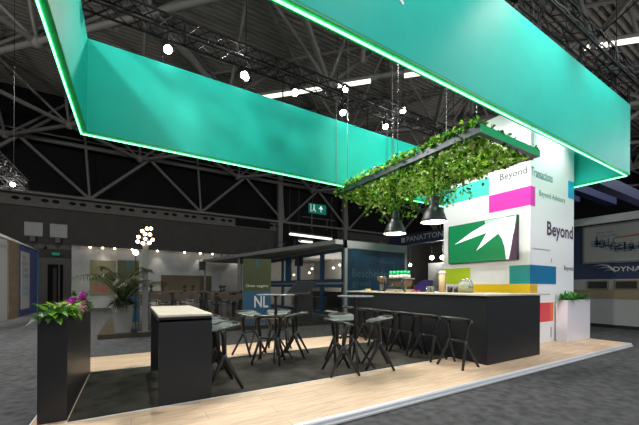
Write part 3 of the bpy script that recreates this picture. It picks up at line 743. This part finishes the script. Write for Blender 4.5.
for k in range(150):
    a = rnd(0, 6.28); el = rnd(-.3, 1.0); leaf(un, (.12 * math.cos(a), .12 * math.sin(a), .03), (math.cos(a) * math.cos(el), math.sin(a) * math.cos(el), math.sin(el)), (0, 0, 1), rnd(.22, .46), .035, .6)
tag_o = thing('fern_plant', 'low bushy fern filling the tapered grey pot below the palm', 'fern', (-.20, 10.05, SZ + .75)); un.build('foliage', M['palm'], tag_o)

# lamp post with a cluster of bulbs
lp = thing('cluster_lamp', 'grey square post topped with a cluster of glowing bulbs', 'lamp', (.32, 9.95, SZ))
MB().box(-.07, .07, -.07, .07, 0, 2.42).build('post', M['alu'], lp, bevel=.004)
MB().box(-.18, .18, -.18, .18, 0, .012).build('base_plate', M['alu'], lp)
for k, (x, z) in enumerate([(-.22, 2.46), (-.08, 2.40), (.10, 2.42), (.2, 2.52), (-.2, 2.6), (.0, 2.56), (.13, 2.68), (-.1, 2.74), (.04, 2.82), (.16, 2.86), (-.02, 2.66)]):
    MB().ball((x * .85, rnd(-.16, .16), z), .045, 6).build('bulb', M['bulb_on'], lp)
g = MB()
for k in range(6): a = k * PI / 3; g.bar((0, 0, 2.40), (.15 * math.cos(a), .15 * math.sin(a), 2.5 + .05 * k), .008, n=4)
g.build('bulb_arm', M['alu'], lp)
o = thing('globe_lamp', 'single warm globe bulb on a thin pole behind the palm', 'lamp', (.10, 11.3, SZ)); MB().bar((0, 0, 0), (0, 0, 2.2), .015).build('pole', M['dark'], o); MB().ball((0, 0, 2.27), .08, 8).build('bulb', M['bulb_on'], o)

def pullup(x, y, z, w, h, label, facing_rot, words=True):
    t = thing('pull_up_banner', label, 'banner', (x, y, z), facing_rot, 'green and blue pull-up banners')
    MB().mat(0).box(-w / 2, w / 2, -.01, .01, h * .44, h).mat(1).box(-w / 2, w / 2, -.01, .01, .06, h * .44).build('printed_sheet', [M['olive'], M['banner_blue']], t)
    MB().box(-w / 2, w / 2, -.08, .08, 0, .07).build('base', M['alu'], t)
    MB().box(-.04, .04, -.013, -.0101, h * .86, h).build('crest', M['banner_blue'], t)
    if words:
        text('Onze opgave', (-w * .4, -.011, h * .50), *WY, w * .8, h * .06, M['dim_text'], t)
        text('NL', (-w * .1, -.011, h * .16), *WY, w * .5, h * .2, M['dim_text'], t, bold=.02)
    return t
pullup(4.40, 12.4, SZ, 1.12, 2.36, 'green and blue pull-up banner lettered NL behind the far table', -.35)
pullup(-.10, 11.8, SZ, .60, 2.05, 'green and blue pull-up banner standing behind the palm', -.2, False)

# white booth wall with track lights
bw = thing('booth_wall', 'long white booth wall with a dark lighting rail along its top', 'booth', (-3.0, 23.0, FZ))
MB().box(0, 12.5, 0, .2, 0, 3.72).build('wall_panel', M['booth_white'], bw)
MB().box(0, 12.5, -.35, -.27, 3.62, 3.70).build('light_rail', M['dark'], bw)
MB().box(.86, 2.15, -.03, 0, .75, 2.86).build('yellow_poster', M['pale_yellow'], bw)
text('SE', (1.0, -.035, .95), *WY, .8, .42, M['red'], bw)
MB().box(4.63, 7.8, -.03, 0, 0.5, 2.06).build('wood_panel', M['booth_wood'], bw)
for k, X in enumerate((.9, 1.5, 2.1, 3.0, 4.4, 6.0, 7.0, 7.8, 9.4)):
    t = thing('track_spotlight', 'small warm track spotlight on the rail of the white booth wall', 'spotlight', (-3.0 + X, 22.69, 3.50), 0, 'track spotlights on the booth wall')
    MB().bar((0, 0, .12), (0, 0, .02), .05, .06, n=8).build('lamp_housing', M['dark'], t); MB().ball((0, -.02, .0), .06, 5).build('lens', M['bulb_on'], t)
    if k in (1, 4, 6, 8): spot_light((-3.0 + X, 22.65, 3.42), (-3.0 + X, 22.98, 1.9), 18, 80, .8, (1, .95, .85))

# far tables and chairs
ch_proto = None
def chair(x, y, rz):
    global ch_proto
    if ch_proto is None:
        ch_proto = thing('dining_chair', 'dark dining chair among the tables of the stand behind', 'chair', (x, y, SZ), rz, 'dark chairs on the stand behind')
        MB().box(-.21, .21, -.21, .21, .43, .46).build('seat', M['dark'], ch_proto)
        MB().box(-.2, .2, -.22, -.19, .55, .86).build('backrest', M['chair_wood'], ch_proto)
        for a in (-.18, .18):
            for b in (-.18, .18): MB().bar((a, b, 0), (a, b, .86 if b < 0 else .43), .013, n=5).build('leg', M['alu'], ch_proto)
    else:
        c = copy_tree(ch_proto); c.location = (x, y, SZ); c.rotation_euler = (0, 0, rz)
for i, (x, y) in enumerate([(.9, 16.0), (2.3, 16.4), (3.6, 15.2), (1.4, 19.0), (4.6, 17.6), (3.0, 19.2)]):
    t = thing('dining_table', 'dark topped table of the stand behind, ' + ('nearest the lamp post', 'in the middle of the front row', 'nearest the NL banner', 'in the back row by the wood panel', 'under the flat canopy', 'in the back row by the canopy post')[i], 'table', (x, y, SZ), 0, 'dark tables on the stand behind')
    MB().box(-.75, .75, -.4, .4, .92, .97).build('table_top', M['chair_wood'], t)
    for a in (-.65, .65): MB().box(a - .03, a + .03, -.3, .3, 0, .92).build('leg', M['dark'], t)
    for a, b, r in ((-.4, -.75, 0), (.35, -.75, 0), (-.4, .75, PI), (.4, .75, PI)): chair(x + a, y + b, r)
    v = thing('flower_vase', 'small dark vase of twigs on a table of the stand behind', 'vase', (x + rnd(-.3, .3), y, SZ + .97), 0, 'vases on the tables behind')
    MB().lathe([(.05, 0), (.07, .08), (.04, .16), (.0, .16)], 10).build('vase', M['dark'], v); mb = MB()
    for q in range(16): leaf(mb, (0, 0, .15), (rnd(-1, 1), rnd(-1, 1), rnd(.6, 2)), (0, 1, 0), .18, .04)
    mb.build('foliage', M['palm'], v)

# white canopy
cn = thing('flat_canopy', 'flat white canopy roof on slim posts beside the blue-framed cabin', 'canopy', (4.1, 22.3, SZ))
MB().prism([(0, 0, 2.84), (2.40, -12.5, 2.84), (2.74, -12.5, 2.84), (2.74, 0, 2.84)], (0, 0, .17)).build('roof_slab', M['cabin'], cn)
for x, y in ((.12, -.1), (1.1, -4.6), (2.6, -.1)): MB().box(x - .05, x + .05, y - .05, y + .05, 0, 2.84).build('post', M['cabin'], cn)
cu_ = Vector((2.40, -12.5, 0)).normalized()
text('L I S C O F O R', (.35, -1.6, 3.03), cu_, (0, 0, 1), 9.2, .24, M['navy'], cn)
MB().box(-.25, .05, -.4, -.05, 2.3, 2.84).build('loudspeaker', M['dark'], cn)
MB().box(2.5, 2.72, -9.3, -8.9, 2.2, 2.6).build('loudspeaker', M['dark'], cn)
# cabin
cb_ = thing('glazed_cabin', 'pale container cabin with blue window frames and a blue lettered end', 'cabin', (6.9, 9.75, SZ))
LX, LY, LH = 3.25, 8.0, 3.0
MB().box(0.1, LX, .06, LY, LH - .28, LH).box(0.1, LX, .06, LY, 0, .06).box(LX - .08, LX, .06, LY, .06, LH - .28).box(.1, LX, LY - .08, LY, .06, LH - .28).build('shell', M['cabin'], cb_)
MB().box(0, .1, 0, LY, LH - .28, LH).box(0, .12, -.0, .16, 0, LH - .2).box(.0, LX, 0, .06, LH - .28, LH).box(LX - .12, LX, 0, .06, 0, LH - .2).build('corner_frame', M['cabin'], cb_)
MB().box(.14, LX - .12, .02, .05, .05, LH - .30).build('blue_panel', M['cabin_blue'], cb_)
text('Bescheiden', (.35, .019, 1.62), *WY, 2.0, .32, M['cabin_text'], cb_); text('groei', (.35, .019, 1.2), *WY, .9, .3, M['cabin_text'], cb_); text('Ministerie', (1.75, .019, 2.2), *WY, .75, .12, M['cabin_text'], cb_)
MB().box(1.65, 1.72, .012, .02, 2.15, 2.65).build('crest', M['navy'], cb_)
yy = [.1, 1.72, 3.9, 5.75, 7.9]
fr = 0
for a, b in zip(yy, yy[1:]):
    for z0, z1 in ((.08, 1.34), (1.42, 2.72)):
        w = MB(); t_ = .13
        w.box(.0, .08, a, b, z0, z0 + t_).box(.0, .08, a, b, z1 - t_, z1).box(.0, .08, a, a + t_, z0 + t_, z1 - t_).box(.0, .08, b - t_, b, z0 + t_, z1 - t_)
        wf = w.build('window_frame', M['frame_blue'], cb_)
        MB().box(.035, .045, a + t_, b - t_, z0 + t_, z1 - t_).build('glass_pane', M['glass'], wf)
MB().box(.0, .07, .2, 7.9, 1.34, 1.42).build('mid_rail', M['cabin'], cb_)
MB().box(-.03, .0, 4.6, 5.3, 1.5, 2.75).build('blue_sign', M['frame_blue'], cb_)
inn = MB().box(1.6, 1.7, .5, 7.5, .02, 1.0).box(.7, 1.3, 1.0, 1.5, .02, .75).box(.7, 1.3, 3.4, 4.0, .02, .75)
inn.build('inside_counter', M['dark'], cb_)
for k, (x, y, z) in enumerate([(1.0, 1.0, 2.1), (1.4, 2.4, 2.25), (1.0, 4.6, 1.95), (1.5, 5.2, 2.2), (1.1, 6.6, 1.9), (1.0, 3.3, 1.75)]):
    t = thing('globe_pendant', 'small glowing globe pendant hanging inside the glazed cabin', 'lamp', (6.9 + x, 9.75 + y, SZ + z), 0, 'globe pendants in the cabin')
    MB().ball((0, 0, 0), .055, 7).build('bulb', M['bulb_on'], t); MB().bar((0, 0, .07), (0, 0, LH - .28 - z), .006, n=4).build('cord', M['dark'], t)
l = bpy.data.lights.new('cabin_light', 'POINT'); l.energy = 240; l.color = (1, .88, .74); l.shadow_soft_size = .05
o = bpy.data.objects.new('cabin_light', l); C.objects.link(o); o.location = (8.5, 13, 2.2)

# touch screen kiosk
ks = thing('touch_kiosk', 'black kiosk with a tilted touch screen behind the far pedestal table', 'kiosk', (5.38, 10.2, SZ))
MB().box(-.30, .32, -.12, .16, 0, 1.02).build('pedestal', M['dark'], ks)
def slab(z0, k): return [(-.82 + k, -.25 + k * .6, .99 + z0 + k * .5), (.09 - k, -.25 + k * .6, .99 + z0 + k * .5), (.71 - k, .30 - k * .6, 1.45 + z0 - k * .5), (-.14 + k, .30 - k * .6, 1.45 + z0 - k * .5)]
MB().add(slab(0, 0) + slab(-.07, 0), [(0, 1, 2, 3), (7, 6, 5, 4), (0, 4, 5, 1), (1, 5, 6, 2), (2, 6, 7, 3), (3, 7, 4, 0)]).build('casing', M['dark'], ks)
MB().add(slab(.004, .05), [(0, 1, 2, 3)]).build('screen', M['kiosk_screen'], ks)

# exit sign and strip lamps
ex = thing('exit_sign', 'green emergency exit sign with running figure and arrow on the dark wall', 'exit sign', (16.82, 28.9, 8.95))
s = MB().box(-1.05, 1.05, -.12, 0, 0, 1.0).mat(1); s.box(.35, .45, -.125, -.12, .2, .8).add([(.1, -.125, .5), (.7, -.125, .5), (.4, -.125, .88)], [(0, 1, 2)])
s.ball((-.45, -.12, .82), .08, 5).box(-.5, -.38, -.125, -.12, .42, .74).add([(-.5, -.125, .45), (-.38, -.125, .45), (-.2, -.125, .15), (-.3, -.125, .15)], [(0, 1, 2, 3)]).add([(-.5, -.125, .45), (-.42, -.125, .5), (-.62, -.125, .15), (-.72, -.125, .18)], [(0, 1, 2, 3)]).box(-.85, -.78, -.125, -.12, .12, .9)
s.build('sign_box', [M['exit'], M['exit_w']], ex)
MB().bar((-1.8, -.05, -.5), (2.2, -.05, -.5), .04).bar((-.7, -.05, 0), (-.7, -.05, -1.6), .04).bar((1.2, -.05, -.5), (1.2, -.05, -1.6), .04).build('rack', M['pipe'], ex)
def strip(p, q, r, label, group):
    t = thing('strip_light', label, 'strip light', p, 0, group); d = Vector(q) - Vector(p)
    MB().bar((0, 0, 0), d, r, n=8).build('tube', M['tube_on'], t); MB().bar((0, 0, r * 1.2), d + Vector((0, 0, r * 1.2)), r * .9, n=6).build('fitting', M['alu'], t)
    for e in (p, q): MB().bar(Vector(e) - Vector(p), Vector((e[0], e[1], 15.1)) - Vector(p), .015, n=4).build('rod', M['alu'], t)
    return t
q2 = 1 / math.sqrt(2)
segs = [(5.3, 3.9), (8.62, 1.6), (10.85, 2.0), (15.9, 4.6), (23.0, 3)]
for k, (x0, L) in enumerate(segs):
    strip((x0, 21.5 - x0, 11.12), (x0 + L * q2, 21.5 - x0 - L * q2, 11.12), .105, 'glowing strip lamp under the roof pipes, ' + ('first from the far wall', 'second from the far wall', 'third from the far wall', 'fourth, beyond the near truss', 'last, beyond the near truss')[k], 'strip lamps under the roof')
strip((12.5, 26.5, 6.12), (17.1, 26.5, 6.0), .12, 'long white strip lamp over the canopy', 'strip lamps over the canopy')
strip((13.45, 26.5, 5.54), (14.9, 26.5, 5.52), .10, 'short white strip lamp over the canopy', 'strip lamps over the canopy')

# left neighbour: white panel, wood post, blue lettered wall (faces +X)
lb = thing('booth_wall', 'booth wall of white panel, wood post and blue poster board', 'booth', (-4.15, 13.0, FZ))
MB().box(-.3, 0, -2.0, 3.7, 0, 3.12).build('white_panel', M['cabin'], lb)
MB().box(-.31, .04, 3.7, 5.0, 0, 3.12).build('wood_post', M['booth_wood'], lb)
MB().box(-.3, .0, 5.0, 8.2, 0, 3.12).build('blue_panel', mat('booth_blue', (.02, .035, .12), .6), lb)
MB().add([(-.3, -2, 3.12), (.06, -2, 3.12), (.06, 8.5, 3.12), (-.3, 8.5, 3.12), (-.3, -2, 3.3), (.06, -2, 3.3), (.06, 4.7, 3.2), (-.3, 4.7, 3.2)], [(0, 1, 2, 3), (4, 7, 6, 5), (1, 5, 6, 2), (0, 3, 7, 4), (0, 4, 5, 1), (3, 2, 6, 7)]).build('cornice', M['booth_white'], lb)
MB().box(.0, .02, 5.4, 6.7, .3, 2.84).build('poster', M['poster'], lb)
for k, wd in enumerate(('WE', "DON'T", 'DINE', 'THERE', "LET'S", 'DINE', 'THERE')):
    text(wd, (.021, 5.55, 2.5 - k * .27), (0, 1, 0), (0, 0, 1), (.5 if k == 0 else .9), .18, M['poster_ink'] if k < 4 else M['blue'], lb, depth=.003)
text('ITION', (.001, 2.2, 2.75), (0, 1, 0), (0, 0, 1), 1.3, .13, M['grey_ink'], lb)
MB().box(-.29, .04, 8.2, 8.3, 0, 3.12).build('corner_post', M['frame_blue'], lb)
o = MB().add([(-6.2, 14.5, 3.3), (-5.0, 14.5, 3.3), (-5.45, 14.5, 4.6), (-6.2, 14.5, 5.2), (-6.2, 14.7, 3.3), (-5.0, 14.7, 3.3), (-5.45, 14.7, 4.6), (-6.2, 14.7, 5.2)], [(0, 1, 2, 3), (7, 6, 5, 4), (0, 4, 5, 1), (1, 5, 6, 2), (2, 6, 7, 3), (0, 3, 7, 4)]).build('red_sign', mat('dull_red', (.22, .02, .015), .7)); tag(o, 'slanted red sign above the white panel of the booth', 'sign')
MB().bar((-5.8, 14.6, FZ), (-5.8, 14.6, 3.4), .05).build('pole', M['dark'], o)

# booth beyond the bar (navy fascia, X = 14.5)
pn = thing('trade_booth', 'dark booth with a navy fascia lettered PANATTONI', 'booth', (14.5, 10.6, FZ))
MB().box(0, .3, .0, 4.9, 3.94, 4.58).build('fascia', M['navy'], pn)
text('PANATTONI', (-.004, 3.35, 4.12), *WX, 2.75, .32, M['dim_text'], pn, bold=.01)
MB().box(-.012, .0, 3.5, 3.8, 4.12, 4.42).build('emblem', M['dim_text'], pn)
MB().box(0.2, 5, -.3, -.1, 0, 4.5).box(.2, 5, 6.0, 6.2, 0, 4.5).box(5, 5.2, -.3, 6.2, 0, 4.5).box(.3, 5, -.3, 6.2, 4.5, 4.6).box(.0, .3, -.35, .0, 0, 4.6).box(.02, .3, 4.9, 5.2, 0, 4.6).build('back_walls', M['concrete'], pn)
MB().box(2.0, 2.1, 1.1, 3.4, 0, 2.9).build('white_partition', M['booth_white'], pn)
for k, (a, b, z) in enumerate([(1.6, 1.3, 3.1), (1.6, 2.0, 3.15), (1.6, 2.8, 3.2), (1.2, 4.2, 2.8)]):
    t = thing('booth_spotlight', 'bright round lamp inside the navy booth, ' + ('nearest the column', 'middle of three', 'third of three', 'apart from the other three')[k], 'spotlight', (14.5 + a, 10.6 + b, FZ + z), 0, 'round lamps in the navy booth')
    MB().ball((0, 0, 0), .13 if k < 3 else .09, 7).build('bulb', M['lamp_on'], t); MB().bar((0, 0, .1), (0, 0, 4.5 - z), .02).build('stem', M['dark'], t)
for k, (a, b) in enumerate([(.8, 3.7), (1.0, 4.4), (.7, 3.1), (1.2, 2.2), (.9, 1.4)]):
    t = thing('high_chair', 'dark tall chair inside the navy booth', 'chair', (14.5 + a, 10.6 + b, FZ), .3 * k, 'tall chairs in the navy booth')
    MB().lathe([(.25, 0), (.25, .03), (.03, .05), (.03, .75), (.0, .75)], 12).build('pedestal', M['alu'], t); MB().box(-.22, .22, -.22, .22, .75, .82).build('seat', M['dark'], t); MB().box(-.22, .22, -.24, -.19, .82, 1.5).build('backrest', M['brown'], t)

l = bpy.data.lights.new('booth_light', 'POINT'); l.energy = 90; l.shadow_soft_size = .05
o = bpy.data.objects.new('booth_light', l); C.objects.link(o); o.location = (15.9, 12.4, 3.6)
# booth at the far side with poster (X = 14.4)
db = thing('trade_booth', 'dark blue booth with a framed city poster and DYNA lettering', 'booth', (14.4, -2.0, FZ))
MB().box(0, .25, 0, 7.5, 1.68, 3.66).build('blue_wall', M['navy'], db)
MB().box(-.12, .25, 0, 7.6, 3.66, 3.92).box(0.25, 4, 0, 7.6, 3.66, 3.8).build('cornice', M['booth_white'], db)
MB().box(-.04, .0, 3.2, 7.10, 2.24, 3.62).build('poster_frame', M['alu'], db)
ink = MB().box(-.05, -.04, 3.26, 7.04, 2.30, 3.56).mat(1)
for k in range(420):
    f = rnd(0, 1); y = 3.4 + 3.3 * f; z = 2.82 + .10 * math.sin(y * 3) + random.gauss(0, .11) * (1.15 - .6 * f); w, h = rnd(.03, .22), rnd(.008, .03)
    if k % 3 == 0: w, h = rnd(.01, .03), rnd(.04, .2)
    ink.box(-.053, -.0505, y, y + w, z, z + h)
ink.build('poster', [M['poster'], M['poster_ink']], db)
arc = MB()
for z0, a, y0, ln in ((3.12, .0, 6.2, 2.2), (3.25, .9, 5.2, 1.6), (3.18, 1.8, 5.6, 2.0), (3.34, .4, 4.8, 1.3)):
    arc.tube([(-.055, y0 - ln * k / 14, z0 + .16 * math.sin(k / 14 * 4 + a) * (k / 14)) for k in range(15)], [  .006 + .034 * math.sin(PI * min(1, k / 14 + .05)) for k in range(15)], 4)
arc.build('copper_swirl', M['copper_ink'], db)
text('Wer mit', (-.051, 6.72, 3.30), *WX, .5, .07, M['poster_ink'], db); text('Zukunft', (-.051, 6.72, 3.18), *WX, .6, .07, M['poster_ink'], db)
text('DYNAMIC', (-.004, 6.23, 1.94), *WX, 1.15, .17, M['dim_text'], db, bold=.012)
lo = MB()
for k in range(3): lo.tube([(-.006, 6.85 - k * .18 - (.50 - .1 * k) * q / 8, 2.14 - k * .09 + .05 * math.sin(q / 8 * 3)) for q in range(9)], [.003 + .022 * (q / 8) for q in range(9)], 4)
lo.tube([(-.006, 6.36 - .06 * q, 2.12 + .03 * math.sin(q) - .075 * q) for q in range(4)], [.03, .035, .02, .005], 4)
lo.build('bird_logo', M['dim_text'], db)
MB().box(-.02, .3, 0, 7.5, 1.08, 1.68).build('shelf_wall', M['cabin'], db)
for k, y in enumerate((6.37, 5.60, 4.83, 4.06, 3.29, 2.5)):
    w = MB().mat(0).box(-.05, -.02, y - .03, y + .6, 1.32, 1.64).mat(1).box(-.06, -.05, y + .02, y + .55, 1.36, 1.60); w.build('display_window', [M['beige'], M['dark']], db)
MB().box(-.3, .3, 0, 7.5, .12, 1.08).build('lower_counter', M['cabin'], db)
MB().box(-.31, -.3, 0, 7.5, 1.0, 1.30).build('counter_band', M['beige'], db)
MB().box(-.28, .3, 0, 7.5, 0, .12).build('plinth', M['dark'], db)
for k, (y, x0, z) in enumerate(((3.9, 10.6, 4.45), (5.2, 10.6, 4.9), (6.5, 10.6, 5.3), (2.4, 12.5, 4.6))):
    tag(MB().box(x0, 18.0, y, y + .32, z, z + .35).build('ceiling_beam', M['navy_beam']), 'deep blue beam spanning from the booth roof, ' + ('lowest of them', 'second of them', 'highest of them', 'outermost of them')[k], 'beam', 'blue beams over the side booth')
